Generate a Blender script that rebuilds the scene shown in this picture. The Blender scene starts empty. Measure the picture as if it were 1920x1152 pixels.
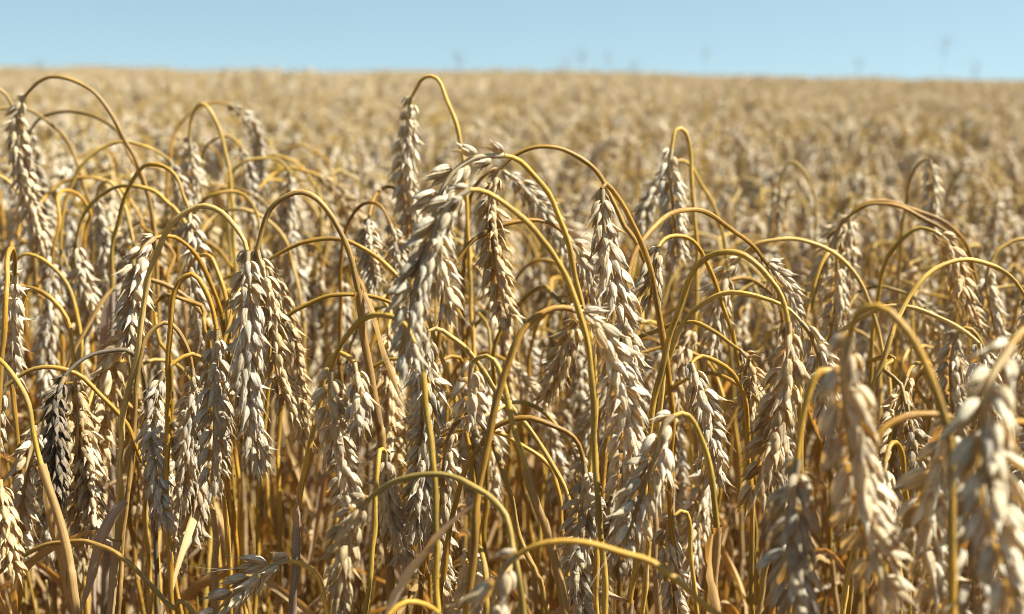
import bpy, math, random
import numpy as np
from mathutils import Matrix, Vector

R = math.radians
random.seed(11)
rng = np.random.default_rng(11)
S = bpy.context.scene

# ------------------------------------------------------------------ camera
CAM_Z = 1.0
PITCH = R(9.46)
ROLL = R(0.74)
LENS = 50.0
FPX = LENS / 36.0 * 1920.0
cam_data = bpy.data.cameras.new('camera')
cam = bpy.data.objects.new('camera', cam_data)
S.collection.objects.link(cam)
cam_data.lens = LENS
cam_data.sensor_width = 36.0
cam_data.sensor_fit = 'HORIZONTAL'
cam_data.clip_start = 0.02
cam_data.clip_end = 3000.0
CAM_M = (Matrix.Translation((0, 0, CAM_Z)) @ Matrix.Rotation(math.pi / 2 - PITCH, 4, 'X')
         @ Matrix.Rotation(ROLL, 4, 'Z'))
cam.matrix_world = CAM_M
cam_data.dof.use_dof = True
cam_data.dof.focus_distance = 0.665
cam_data.dof.aperture_fstop = 8.9
cam_data.dof.aperture_blades = 7
S.camera = cam

# ------------------------------------------------------------------ sky, sun, exposure
SUN_AZ = R(91)      # clockwise from the view direction (+Y) towards +X
SUN_EL = R(51)
SKY_LIFT = 0.18
world = bpy.data.worlds.new('World')
S.world = world
world.use_nodes = True
wn, wl = world.node_tree.nodes, world.node_tree.links
for n in list(wn):
    wn.remove(n)
sky = wn.new('ShaderNodeTexSky')
sky.sky_type = 'NISHITA'
sky.sun_disc = False
sky.sun_elevation = SUN_EL
sky.sun_rotation = SUN_AZ
sky.altitude = 0
sky.air_density = 1.0
sky.dust_density = 0.6
sky.ozone_density = 1.6
bgn = wn.new('ShaderNodeBackground')
bgn.inputs['Strength'].default_value = 0.060
wo = wn.new('ShaderNodeOutputWorld')
# the clear blue stands right down to the skyline on this dry day: look the sky up a little higher
wtc = wn.new('ShaderNodeTexCoord')
wad = wn.new('ShaderNodeVectorMath')
wad.operation = 'ADD'
wad.inputs[1].default_value = (0, 0, SKY_LIFT)
wl.new(wtc.outputs['Generated'], wad.inputs[0])
wnm = wn.new('ShaderNodeVectorMath')
wnm.operation = 'NORMALIZE'
wl.new(wad.outputs[0], wnm.inputs[0])
wl.new(wnm.outputs[0], sky.inputs['Vector'])
wtn = wn.new('ShaderNodeMix')
wtn.data_type = 'RGBA'
wtn.blend_type = 'MULTIPLY'
wtn.inputs['Factor'].default_value = 1.0
wtn.inputs[7].default_value = (1.0, 0.99, 0.805, 1)
wl.new(sky.outputs[0], wtn.inputs[6])
wl.new(wtn.outputs[2], bgn.inputs['Color'])
wl.new(bgn.outputs[0], wo.inputs['Surface'])

sun_d = bpy.data.lights.new('sun', 'SUN')
sun_d.energy = 4.9
sun_d.angle = R(0.5)
sun_d.color = (1.0, 0.965, 0.875)
sun = bpy.data.objects.new('sun', sun_d)
S.collection.objects.link(sun)
sv = Vector((math.sin(SUN_AZ) * math.cos(SUN_EL), math.cos(SUN_AZ) * math.cos(SUN_EL), math.sin(SUN_EL)))
sun.rotation_euler = sv.to_track_quat('Z', 'Y').to_euler()
sun.location = (6, 2, 8)

S.view_settings.view_transform = 'Standard'
S.view_settings.look = 'None'
S.view_settings.gamma = 1.0
S.view_settings.use_curve_mapping = False
S.view_settings.exposure = 1.70
S.render.engine = 'CYCLES'
S.cycles.max_bounces = 7
S.cycles.diffuse_bounces = 4
S.cycles.glossy_bounces = 2
S.cycles.transmission_bounces = 4
S.cycles.caustics_reflective = False
S.cycles.caustics_refractive = False
S.cycles.use_denoising = True
S.cycles.filter_width = 0.95
S.cycles.denoising_prefilter = 'ACCURATE'


# ------------------------------------------------------------------ materials
def lin(r, g, b):
    f = lambda c: (c / 255 / 12.92) if c <= 10 else ((c / 255 + 0.055) / 1.055) ** 2.4
    return (f(r), f(g), f(b), 1)


def new_mat(name):
    m = bpy.data.materials.new(name)
    m.use_nodes = True
    nt = m.node_tree
    for n in list(nt.nodes):
        nt.nodes.remove(n)
    return m, nt


def ramp(nt, fac, stops):
    r = nt.nodes.new('ShaderNodeValToRGB')
    el = r.color_ramp.elements
    while len(el) > 1:
        el.remove(el[0])
    el[0].position, el[0].color = stops[0]
    for p, c in stops[1:]:
        e = el.new(p)
        e.color = c
    nt.links.new(fac, r.inputs[0])
    return r.outputs[0]


def mixc(nt, fac, a, b, mode='MIX'):
    n = nt.nodes.new('ShaderNodeMix')
    n.data_type = 'RGBA'
    n.blend_type = mode
    for sock, v in ((n.inputs['Factor'], fac), (n.inputs[6], a), (n.inputs[7], b)):
        if hasattr(v, 'is_output'):
            nt.links.new(v, sock)
        else:
            sock.default_value = v
    return n.outputs[2]


def mth(nt, op, a, b=0.0, clamp=False):
    n = nt.nodes.new('ShaderNodeMath')
    n.operation = op
    n.use_clamp = clamp
    for i, v in enumerate((a, b)):
        if hasattr(v, 'is_output'):
            nt.links.new(v, n.inputs[i])
        else:
            n.inputs[i].default_value = v
    return n.outputs[0]


def noise(nt, vec, scale, detail=3.0, rough=0.6):
    n = nt.nodes.new('ShaderNodeTexNoise')
    n.inputs['Scale'].default_value = scale
    n.inputs['Detail'].default_value = detail
    n.inputs['Roughness'].default_value = rough
    if vec is not None:
        nt.links.new(vec, n.inputs['Vector'])
    return n.outputs[0]


def uv_scaled(nt, su, sv_):
    tc = nt.nodes.new('ShaderNodeTexCoord')
    mp = nt.nodes.new('ShaderNodeMapping')
    mp.inputs['Scale'].default_value = (su, sv_, 1)
    nt.links.new(tc.outputs['UV'], mp.inputs['Vector'])
    gi = nt.nodes.new('ShaderNodeNewGeometry')
    ad = nt.nodes.new('ShaderNodeVectorMath')
    ad.operation = 'ADD'
    cm = nt.nodes.new('ShaderNodeCombineXYZ')
    nt.links.new(mth(nt, 'MULTIPLY', gi.outputs['Random Per Island'], 37.0), cm.inputs['Z'])
    nt.links.new(mp.outputs[0], ad.inputs[0])
    nt.links.new(cm.outputs[0], ad.inputs[1])
    return ad.outputs[0], tc


def finish(nt, col, trans_col, trans, rough, spec, bump_h=None, bump=0.3, dist=0.0002):
    p = nt.nodes.new('ShaderNodeBsdfPrincipled')
    p.inputs['Roughness'].default_value = rough
    p.inputs['Specular IOR Level'].default_value = spec
    nt.links.new(col, p.inputs['Base Color'])
    if bump_h is not None:
        b = nt.nodes.new('ShaderNodeBump')
        b.inputs['Strength'].default_value = bump
        b.inputs['Distance'].default_value = dist
        nt.links.new(bump_h, b.inputs['Height'])
        nt.links.new(b.outputs[0], p.inputs['Normal'])
    o = nt.nodes.new('ShaderNodeOutputMaterial')
    if trans > 0:
        t = nt.nodes.new('ShaderNodeBsdfTranslucent')
        if hasattr(trans_col, 'is_output'):
            nt.links.new(trans_col, t.inputs['Color'])
        else:
            t.inputs['Color'].default_value = trans_col
        mx = nt.nodes.new('ShaderNodeMixShader')
        mx.inputs[0].default_value = trans
        nt.links.new(p.outputs[0], mx.inputs[1])
        nt.links.new(t.outputs[0], mx.inputs[2])
        nt.links.new(mx.outputs[0], o.inputs['Surface'])
    else:
        nt.links.new(p.outputs[0], o.inputs['Surface'])


def husk_material(name, dark=False):
    m, nt = new_mat(name)
    vec, tc = uv_scaled(nt, 3.4, 0.5)
    geo = nt.nodes.new('ShaderNodeNewGeometry')
    oi = nt.nodes.new('ShaderNodeObjectInfo')
    isl = geo.outputs['Random Per Island']
    if dark:
        base = ramp(nt, isl, [(0.0, (0.09, 0.08, 0.075, 1)), (0.5, (0.20, 0.175, 0.15, 1)), (1.0, (0.42, 0.36, 0.27, 1))])
    else:
        base = ramp(nt, isl, [(0.0, (0.46, 0.37, 0.21, 1)), (0.2, (0.59, 0.51, 0.34, 1)),
                              (0.55, (0.68, 0.625, 0.475, 1)), (1.0, (0.77, 0.735, 0.60, 1))])
    vein = noise(nt, vec, 2.2, 4.0, 0.7)
    c = mixc(nt, 1.0, base, ramp(nt, vein, [(0.32, (0.44, 0.41, 0.35, 1)), (0.48, (0.88, 0.87, 0.84, 1)), (0.68, (1.1, 1.1, 1.1, 1))]), 'MULTIPLY')
    # weathered grey patches of old husk, and fine mould specks
    pos = geo.outputs['Position']
    pn = noise(nt, pos, 120.0, 3.0)
    grey = ramp(nt, pn, [(0.50, (0, 0, 0, 1)), (0.66, (0.85, 0.85, 0.85, 1))])
    c = mixc(nt, grey, c, (0.30, 0.275, 0.225, 1))
    sp = noise(nt, pos, 900.0, 2.0)
    c = mixc(nt, ramp(nt, sp, [(0.66, (0, 0, 0, 1)), (0.74, (0.7, 0.7, 0.7, 1))]), c, (0.14, 0.105, 0.075, 1))
    # each ear ripened a little differently
    c = mixc(nt, 1.0, c, ramp(nt, oi.outputs['Random'], [(0.0, (0.84, 0.80, 0.73, 1)), (0.45, (1, 0.98, 0.95, 1)),
                                                        (1.0, (1.07, 1.06, 1.06, 1))]), 'MULTIPLY')
    c = mixc(nt, 1.0, c, oi.outputs['Color'], 'MULTIPLY')  # per-ear tint
    tr = (0.09, 0.05, 0.03, 1) if dark else (0.70, 0.39, 0.09, 1)
    finish(nt, c, tr, 0.12 if dark else 0.26, 0.55, 0.25, vein, 0.8, 0.0007)
    return m


def stem_material(name, stops, rough=0.5, spec=0.25):
    m, nt = new_mat(name)
    vec, tc = uv_scaled(nt, 5.0, 4.0)
    geo = nt.nodes.new('ShaderNodeNewGeometry')
    oi = nt.nodes.new('ShaderNodeObjectInfo')
    r2 = mth(nt, 'FRACT', mth(nt, 'ADD', oi.outputs['Random'], geo.outputs['Random Per Island']))
    base = ramp(nt, r2, stops)
    st = noise(nt, vec, 1.6, 4.0, 0.7)
    c = mixc(nt, 1.0, base, ramp(nt, st, [(0.3, (0.42, 0.38, 0.30, 1)), (0.6, (1.12, 1.12, 1.12, 1))]), 'MULTIPLY')
    pos = geo.outputs['Position']
    big = noise(nt, pos, 18.0, 2.0)
    c = mixc(nt, ramp(nt, big, [(0.50, (0, 0, 0, 1)), (0.68, (0.75, 0.75, 0.75, 1))]), c, (0.15, 0.105, 0.03, 1))
    sp = noise(nt, pos, 700.0, 2.0)
    c = mixc(nt, ramp(nt, sp, [(0.64, (0, 0, 0, 1)), (0.72, (0.75, 0.75, 0.75, 1))]), c, (0.10, 0.07, 0.03, 1))
    c = mixc(nt, 1.0, c, oi.outputs['Color'], 'MULTIPLY')
    finish(nt, c, None, 0.0, rough, spec, st, 0.8, 0.0005)
    return m


def leaf_material(name='dry_leaf', stops=None):
    m, nt = new_mat(name)
    vec, tc = uv_scaled(nt, 16.0, 3.0)
    geo = nt.nodes.new('ShaderNodeNewGeometry')
    oi = nt.nodes.new('ShaderNodeObjectInfo')
    base = ramp(nt, oi.outputs['Random'], stops or [(0.0, (0.36, 0.23, 0.085, 1)), (0.4, (0.46, 0.33, 0.15, 1)),
                                           (0.75, (0.42, 0.31, 0.155, 1)), (1.0, (0.32, 0.26, 0.18, 1))])
    st = noise(nt, vec, 1.5, 4.0, 0.7)
    c = mixc(nt, 1.0, base, ramp(nt, st, [(0.3, (0.6, 0.56, 0.5, 1)), (0.62, (1.1, 1.1, 1.1, 1))]), 'MULTIPLY')
    pn = noise(nt, geo.outputs['Position'], 60.0, 3.0)
    c = mixc(nt, ramp(nt, pn, [(0.55, (0, 0, 0, 1)), (0.7, (0.8, 0.8, 0.8, 1))]), c, (0.17, 0.12, 0.075, 1))
    finish(nt, c, (0.66, 0.30, 0.05, 1), 0.30, 0.55, 0.3, st, 0.5, 0.0004)
    return m


M_HUSK = husk_material('ripe_husk')
M_DARK = husk_material('blackened_husk', True)
M_STEM = stem_material('straw_stem', [(0.0, (0.30, 0.17, 0.024, 1)), (0.35, (0.41, 0.25, 0.042, 1)),
                                      (0.75, (0.44, 0.295, 0.07, 1)), (1.0, (0.42, 0.30, 0.12, 1))])
M_DSTEM = stem_material('blackened_stem', [(0.0, (0.06, 0.05, 0.04, 1)), (1.0, (0.12, 0.095, 0.06, 1))], 0.5, 0.3)
M_RACH = stem_material('rachis', [(0.0, (0.42, 0.30, 0.14, 1)), (1.0, (0.52, 0.42, 0.26, 1))], 0.5, 0.3)
M_LEAF = leaf_material()
M_PALE = leaf_material('bleached_leaf', [(0.0, (0.60, 0.50, 0.34, 1)), (1.0, (0.66, 0.58, 0.43, 1))])
M_TAN = leaf_material('tan_leaf', [(0.0, (0.34, 0.22, 0.075, 1)), (1.0, (0.42, 0.28, 0.11, 1))])
M_GREY = leaf_material('grey_leaf', [(0.0, (0.30, 0.25, 0.19, 1)), (1.0, (0.36, 0.31, 0.24, 1))])

m, nt = new_mat('soil')
tcn = nt.nodes.new('ShaderNodeTexCoord')
n1 = noise(nt, tcn.outputs['Object'], 9.0, 6.0, 0.7)
c = ramp(nt, n1, [(0.3, (0.05, 0.032, 0.018, 1)), (0.7, (0.16, 0.105, 0.055, 1))])
finish(nt, c, None, 0, 0.95, 0.1, n1, 1.0, 0.02)
M_SOIL = m

m, nt = new_mat('weed_grey')
oi = nt.nodes.new('ShaderNodeObjectInfo')
finish(nt, ramp(nt, oi.outputs['Random'], [(0, (0.22, 0.20, 0.17, 1)), (1, (0.32, 0.28, 0.22, 1))]),
       (0.2, 0.16, 0.1, 1), 0.15, 0.7, 0.2)
M_WEED = m


# ------------------------------------------------------------------ mesh building
class MB:
    """Collects quad grids; build() links them as one mesh object."""

    def __init__(self):
        self.v, self.f, self.uv, self.mi, self.n = [], [], [], [], 0

    def grid(self, P, mat=0, vlen=1.0):
        n, k, _ = P.shape
        idx = np.arange(n * k).reshape(n, k) + self.n
        q = np.stack([idx[:-1, :-1], idx[:-1, 1:], idx[1:, 1:], idx[1:, :-1]], -1).reshape(-1, 4)
        uu, vv = np.meshgrid(np.linspace(0, 1, k), np.linspace(0, vlen, n))
        self.v.append(P.reshape(-1, 3))
        self.uv.append(np.stack([uu, vv], -1).reshape(-1, 2))
        self.f.append(q)
        self.mi.append(np.full(len(q), mat))
        self.n += n * k

    def add(self, other, M, mat_shift=0):
        A = np.array(M)
        for v, f, uv, mi in zip(other.v, other.f, other.uv, other.mi):
            pass
        V = np.concatenate(other.v) @ A[:3, :3].T + A[:3, 3]
        self.v.append(V)
        self.f.append(np.concatenate(other.f) + self.n)
        self.uv.append(np.concatenate(other.uv))
        self.mi.append(np.concatenate(other.mi) + mat_shift)
        self.n += len(V)

    def mesh(self, name, mats):
        V = np.concatenate(self.v).astype(np.float32)
        F = np.concatenate(self.f).astype(np.int32)
        UV = np.concatenate(self.uv).astype(np.float32)
        MI = np.concatenate(self.mi).astype(np.int32)
        me = bpy.data.meshes.new(name)
        me.vertices.add(len(V))
        me.vertices.foreach_set('co', V.ravel())
        me.loops.add(F.size)
        me.loops.foreach_set('vertex_index', F.ravel())
        me.polygons.add(len(F))
        me.polygons.foreach_set('loop_start', np.arange(0, F.size, 4, dtype=np.int32))
        me.polygons.foreach_set('material_index', MI)
        me.polygons.foreach_set('use_smooth', np.ones(len(F), dtype=bool))
        ul = me.uv_layers.new(name='UVMap')
        ul.data.foreach_set('uv', UV[F.ravel()].ravel())
        for mt in mats:
            me.materials.append(mt)
        me.update(calc_edges=True)
        return me


def resample(P, step):
    """Catmull-Rom through P, resampled at an even step."""
    P = np.asarray(P, float)
    Q = np.vstack([2 * P[0] - P[1], P, 2 * P[-1] - P[-2]])
    out = []
    for i in range(1, len(Q) - 2):
        p0, p1, p2, p3 = Q[i - 1:i + 3]
        t = np.linspace(0, 1, 24, endpoint=False)[:, None]
        out.append(0.5 * (2 * p1 + (p2 - p0) * t + (2 * p0 - 5 * p1 + 4 * p2 - p3) * t ** 2
                          + (3 * p1 - p0 - 3 * p2 + p3) * t ** 3))
    out.append(P[-1:])
    C = np.vstack(out)
    d = np.concatenate([[0], np.cumsum(np.linalg.norm(np.diff(C, axis=0), axis=1))])
    n = max(3, int(d[-1] / step) + 1)
    s = np.linspace(0, d[-1], n)
    return np.stack([np.interp(s, d, C[:, k]) for k in range(3)], -1), s


def frames(C):
    T = np.gradient(C, axis=0)
    T /= np.linalg.norm(T, axis=1)[:, None] + 1e-12
    N = np.zeros_like(T)
    a = np.array([1.0, 0.13, 0.02])
    a -= T[0] * a.dot(T[0])
    if np.linalg.norm(a) < 0.1:
        a = np.array([0, 1.0, 0]) - T[0] * T[0][1]
    N[0] = a / np.linalg.norm(a)
    for i in range(1, len(C)):
        v = N[i - 1] - T[i] * N[i - 1].dot(T[i])
        N[i] = v / (np.linalg.norm(v) + 1e-12)
    return T, N, np.cross(T, N)


def tube(mb, C, rad, seg=8, mat=0, vlen=None):
    T, N, B = frames(C)
    a = np.linspace(0, 2 * math.pi, seg + 1)
    rad = np.broadcast_to(np.asarray(rad, float), (len(C),))
    P = C[:, None, :] + rad[:, None, None] * (np.cos(a)[None, :, None] * N[:, None, :] + np.sin(a)[None, :, None] * B[:, None, :])
    if vlen is None:
        vlen = np.sum(np.linalg.norm(np.diff(C, axis=0), axis=1)) * 8
    mb.grid(P, mat, vlen)


GLUME = np.array([.30, .74, .95, 1.0, .99, .93, .82, .62, .16])
LEMMA = np.array([.26, .70, .96, 1.0, .84, .58, .33, .14, .02])


def husk(L, W, prof, wrap, belly, curl, rg, rows=9, cols=7):
    u = np.linspace(0, 1, rows)
    pr = np.interp(u, np.linspace(0, 1, len(prof)), prof)
    w = W * 0.5 * pr
    a = np.linspace(-1, 1, cols) * wrap
    z = L * (u + 0.0)
    ctr = belly * np.sin(math.pi * np.clip(u, 0, 1) ** 0.8) + curl * L * u ** 2.2
    P = np.zeros((rows, cols, 3))
    P[:, :, 1] = w[:, None] * np.sin(a)[None, :] * (1 + 0.06 * rg.normal(size=(rows, 1)))
    P[:, :, 0] = (ctr - w * 0.35)[:, None] + w[:, None] * (0.50 * np.cos(a) + 0.50 * (1 - np.abs(a) / wrap) ** 1.3)[None, :]
    P[:, :, 2] = z[:, None] + (np.abs(a)[None, :] ** 2) * (-0.075 * L) * (u ** 3)[:, None]
    return P


def rotz(t):
    c, s = math.cos(t), math.sin(t)
    return np.array([[c, -s, 0], [s, c, 0], [0, 0, 1]])


def rotx(t):
    c, s = math.cos(t), math.sin(t)
    return np.array([[1, 0, 0], [0, c, -s], [0, s, c]])


def roty(t):
    c, s = math.cos(t), math.sin(t)
    return np.array([[c, 0, s], [0, 1, 0], [-s, 0, c]])


def hair(mb, p, d, L, r, rg, mat=0):
    d = np.asarray(d, float) / np.linalg.norm(d)
    side = rg.normal(size=3)
    side -= d * side.dot(d)
    side /= np.linalg.norm(side)
    t = np.linspace(0, 1, 7)[:, None]
    C = p + d * L * t + side * L * rg.uniform(0.08, 0.4) * t ** 2
    tube(mb, C, r * (1 - 0.75 * t[:, 0]), 3, mat, 1.0)


def make_spikelet(seed, loose=1.0, awned=0, rows=9, cols=7):
    """One spikelet: two broad glumes and three or four pointed lemmas. +Z to the tip, +X away from the rachis."""
    rg = np.random.default_rng(seed)
    mb = MB()
    L = 0.0126

    def put(P, phi, roll, psi, base):
        A = roty(psi) @ rotx(-phi) @ rotz(roll)
        mb.grid(P @ A.T + np.asarray(base), 0, 1.0)
        return A
    j = lambda s: rg.normal() * s * loose
    for sgn in (-1, 1):        # glumes
        P = husk(L * rg.uniform(.70, .82), 0.0044 * rg.uniform(.8, 1.1), GLUME, 1.45, 0.0010, 0.03 + j(.04), rg, rows, cols)
        put(P, sgn * R(17) + j(.08), sgn * R(52) + j(.15), R(4) + j(.08), (0.0011, sgn * 0.0012, 0.0002))
    ends = []
    for sgn, ph, z0 in ((-1, 25, .0010), (1, 25, .0016), (-1, 8, .0030), (1, 11, .0042)):
        if z0 > .0045 and rg.random() < 0.3:
            continue
        Lh = L * rg.uniform(.88, 1.22) * (0.88 if z0 > .003 else 1.0)
        P = husk(Lh, 0.0033 * rg.uniform(.7, 1.15), LEMMA, 1.4, 0.0006, 0.10 + j(.07), rg, rows, cols)
        A = put(P, sgn * R(ph) + j(.10), sgn * R(38 if ph > 15 else 12) + j(.3), R(3) + j(.10), (0.0002, sgn * 0.0009, z0))
        e = A @ np.array([0.08 * Lh, 0, Lh]) + np.array([0.0002, sgn * .0009, z0])
        ends.append((e, A @ np.array([0.15, 0, 1.0])))
        hair(mb, e - (A @ np.array([0, 0, 0.0008])), A @ np.array([0.2, 0, 1.0]), rg.uniform(.0012, .0040), .00020, rg)
    # thin inner scales, more open
    for sgn in (-1, 1):
        P = husk(L * rg.uniform(.7, .9), 0.0030, LEMMA, 1.2, 0.0003, -0.02 + j(.05), rg, max(4, rows - 3), max(3, cols - 2))
        put(P, sgn * R(10) + j(.16), math.pi + j(.4), R(-2) + j(.12), (0.0006, sgn * .0006, .0022))
    for k in range(awned):
        e, d = ends[int(rg.integers(len(ends)))]
        hair(mb, e, d, rg.uniform(.012, .026), .00014, rg)
    return mb


SPK = [make_spikelet(100 + i, 1.0 + 0.5 * (i % 3 == 2), 0) for i in range(9)]
SPK_AWN = [make_spikelet(200 + i, 1.5, 1 + i % 2) for i in range(4)]
SPK_ME = [m_.mesh('spikelet', [M_HUSK]) for m_ in SPK]
SPK_AWN_ME = [m_.mesh('spikelet', [M_HUSK]) for m_ in SPK_AWN]
SPK_DARK_ME = [m_.mesh('spikelet', [M_DARK]) for m_ in SPK[:4]]
SPK_LOW = [make_spikelet(300 + i, 1.3, 0, 5, 3) for i in range(5)]


def ear_layout(E, width, roll, seed, sparse=1.0, view=np.array([0, 1.0, 0])):
    """Spikelet matrices along an ear path E (points from neck to tip)."""
    rg = np.random.default_rng(seed)
    C, s = resample(E, 0.0015)
    L = s[-1]
    T = np.gradient(C, axis=0)
    T /= np.linalg.norm(T, axis=1)[:, None]
    k = width
    step = 0.0043 * k * sparse
    n = max(5, int(L * 0.93 / step))
    out = []
    for i in range(n + 1):
        f = i / n
        pos_s = L * 0.93 * f
        p = np.array([np.interp(pos_s, s, C[:, q]) for q in range(3)])
        t = np.array([np.interp(pos_s, s, T[:, q]) for q in range(3)])
        t /= np.linalg.norm(t)
        ro = roll + R(35) * (f - 0.5) * (1 if seed % 2 else -1)
        a = np.cross(t, view)
        if np.linalg.norm(a) < 0.2:
            a = np.cross(t, np.array([1.0, 0, 0]))
        a /= np.linalg.norm(a)
        b = np.cross(t, a)
        X0 = a * math.cos(ro) + b * math.sin(ro)
        sg = 1 if i % 2 else -1
        tilt = R(20) + rg.normal() * R(5)
        if i == n:
            tilt = R(2)
        sz = k * (0.62 + 0.45 * min(1, f * 4)) if f < 0.25 else k * (1.07 - 0.22 * max(0, f - .55) / .45)
        sz *= rg.uniform(.92, 1.08)
        Z = t * math.cos(tilt) + X0 * sg * math.sin(tilt)
        X = X0 * sg * math.cos(tilt) - t * math.sin(tilt)
        Y = np.cross(Z, X)
        w = rg.normal() * .16
        X, Y = X * math.cos(w) + Y * math.sin(w), Y * math.cos(w) - X * math.sin(w)
        M = np.eye(4)
        M[:3, 0], M[:3, 1], M[:3, 2] = X * sz, Y * sz, Z * sz
        M[:3, 3] = p + X0 * sg * 0.0011 * k
        out.append((M, f))
    return C, out


def wobble(C, s, seed, amp=0.0009):
    rg = np.random.default_rng(seed)
    W = np.zeros_like(C)
    for wl_, am in ((.16, 1.6), (.07, .8), (.03, .35)):
        for k in range(3):
            W[:, k] += am * amp * np.sin(s * 2 * math.pi / (wl_ * rg.uniform(.8, 1.3)) + rg.uniform(0, 6.28))
    f = np.minimum(1, np.minimum(s, s[-1] - s) / .03)[:, None]
    return C + W * f


def stem_tube(mb, C, s, r_top, r_low, nodes, seg=9, mat=0):
    """C runs from the ground to the neck."""
    L = s[-1]
    d = L - s
    r = r_top + (r_low - r_top) * np.clip((d - 0.03) / 0.45, 0, 1)
    r = np.where(d < 0.03, r_top * (0.82 + 0.18 * d / 0.03), r)
    r = r * (1 + .05 * np.sin(s * 160 + s[-1] * 900) + .04 * np.sin(s * 410))
    for nd in nodes:
        r = r * (1 + 0.35 * np.exp(-((d - nd) / 0.004) ** 2) - 0.12 * np.exp(-((d - nd + 0.008) / 0.004) ** 2))
    tube(mb, C, r, seg, mat)


def strip(mb, C, width, fold, twist0, twist1, mat=0, seed=0, up=None):
    """A leaf blade: five points across, folded along its rib."""
    rg = np.random.default_rng(seed)
    n = len(C)
    T, N, B = frames(C)
    if up is not None:
        N = np.cross(T, up)
        N /= np.linalg.norm(N, axis=1)[:, None] + 1e-9
        B = np.cross(T, N)
    t = np.linspace(0, 1, n)
    tw = twist0 + (twist1 - twist0) * t + 0.25 * np.sin(t * 9 + rg.uniform(0, 6))
    w = width * np.minimum(1, 0.55 + t * 3) * np.clip(1.02 - t ** 3.0, 0.03, 1)
    w = w * (1 + 0.10 * np.sin(t * 25 + rg.uniform(0, 6)))
    side = N * np.cos(tw)[:, None] + B * np.sin(tw)[:, None]
    nor = -N * np.sin(tw)[:, None] + B * np.cos(tw)[:, None]
    cols = np.array([-1, -.5, 0, .5, 1])
    P = np.zeros((n, 5, 3))
    for k, cc in enumerate(cols):
        P[:, k] = C + side * (w * cc * math.cos(fold))[:, None] + nor * (w * abs(cc) * math.sin(fold))[:, None]
    mb.grid(P, mat, np.sum(np.linalg.norm(np.diff(C, axis=0), axis=1)) * 10)


def leaf_mesh(C, s, top_d, seed, blade=None, blade_w=0.0042, low=0.45):
    """Sheath round the stem from top_d below the neck downwards, with its dry blade."""
    rg = np.random.default_rng(seed)
    mb = MB()
    L = s[-1]
    keep = (L - s >= top_d) & (L - s <= top_d + low)
    K = C[keep]
    d = (L - s[keep]) - top_d
    if len(K) > 4:
        r = 0.00175 + 0.0005 * np.clip(d / 0.1, 0, 1) + 0.0006 * np.exp(-d / 0.004)
        tube(mb, K, r, 9, 0)
        p0 = K[-1]
        tdir = K[-1] - K[-4]
        tdir /= np.linalg.norm(tdir)
    else:
        p0, tdir = C[len(C) // 2], np.array([0, 0, 1.0])
    if blade is None:
        az = rg.uniform(0, 6.28)
        o = np.array([math.cos(az), math.sin(az), 0])
        Lb = rg.uniform(.09, .2)
        up_ = rg.uniform(-.1, .35)
        pts = [p0 + o * .001, p0 + o * .018 + tdir * Lb * .10 * up_ * 3,
               p0 + o * (.035 + .03 * rg.random()) + np.array([0, 0, -Lb * .18 + up_ * .03]),
               p0 + o * (.045 + .03 * rg.random()) + np.array([rg.normal() * .01, rg.normal() * .01, -Lb * .6]),
               p0 + o * (.05 + .03 * rg.random()) + np.array([rg.normal() * .02, rg.normal() * .02, -Lb])]
    else:
        pts = blade
    B, _ = resample(pts, 0.005)
    strip(mb, B, blade_w * rg.uniform(.85, 1.15), rg.uniform(.3, .9), rg.uniform(0, 3), rg.uniform(0, 3) + 1.0, 0, seed)
    # an older, shrivelled blade lower down
    q = C[int(np.argmin(np.abs((L - s) - top_d - rg.uniform(.1, .22))))]
    az = rg.uniform(0, 6.28)
    o = np.array([math.cos(az), math.sin(az), 0])
    Lb = rg.uniform(.10, .22)
    sgn = -1 if rg.random() < .7 else .6
    cv = np.array([-o[1], o[0], 0]) * rg.normal() * .03
    B, _ = resample([q, q + o * .012 + np.array([0, 0, .008]), q + o * .03 + cv * .4 + np.array([0, 0, sgn * Lb * .3]),
                     q + o * .035 + cv + np.array([0, 0, sgn * Lb * .65]), q + o * .06 + cv * .5 + np.array([0, 0, sgn * Lb * .95])], .006)
    strip(mb, B, blade_w * rg.uniform(.5, .9), rg.uniform(.7, 1.2), rg.uniform(0, 3), rg.uniform(2, 6), 0, seed + 1)
    return mb


def tag(o, label=None, cat=None, group=None, kind=None):
    if label:
        o['label'] = label
    if cat:
        o['category'] = cat
    if group:
        o['group'] = group
    if kind:
        o['kind'] = kind
    return o


def link(name, me, parent=None, loc=None):
    o = bpy.data.objects.new(name, me)
    S.collection.objects.link(o)
    if parent is not None:
        o.parent = parent
    if loc is not None:
        o.location = loc
    return o


CI = CAM_M.inverted()


def at(px, py, Y):
    """A pixel of the 1920 x 1152 photograph on the upright plane at distance Y."""
    d = CAM_M.to_3x3() @ Vector(((px - 960) / FPX, -(py - 576) / FPX, -1.0))
    t = Y / d.y
    return np.array([d.x * t, Y, CAM_Z + d.z * t])


def project(p):
    q = CI @ Vector(p)
    return 960 + FPX * q.x / -q.z, 576 - FPX * q.y / -q.z


# ------------------------------------------------------------------ ground
def ground_z(x, y):
    yy = np.maximum(0, np.asarray(y, float) - 26)
    return -0.0012 * np.minimum(yy, 60) ** 2 - 0.14 * np.maximum(0, yy - 60)


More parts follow.
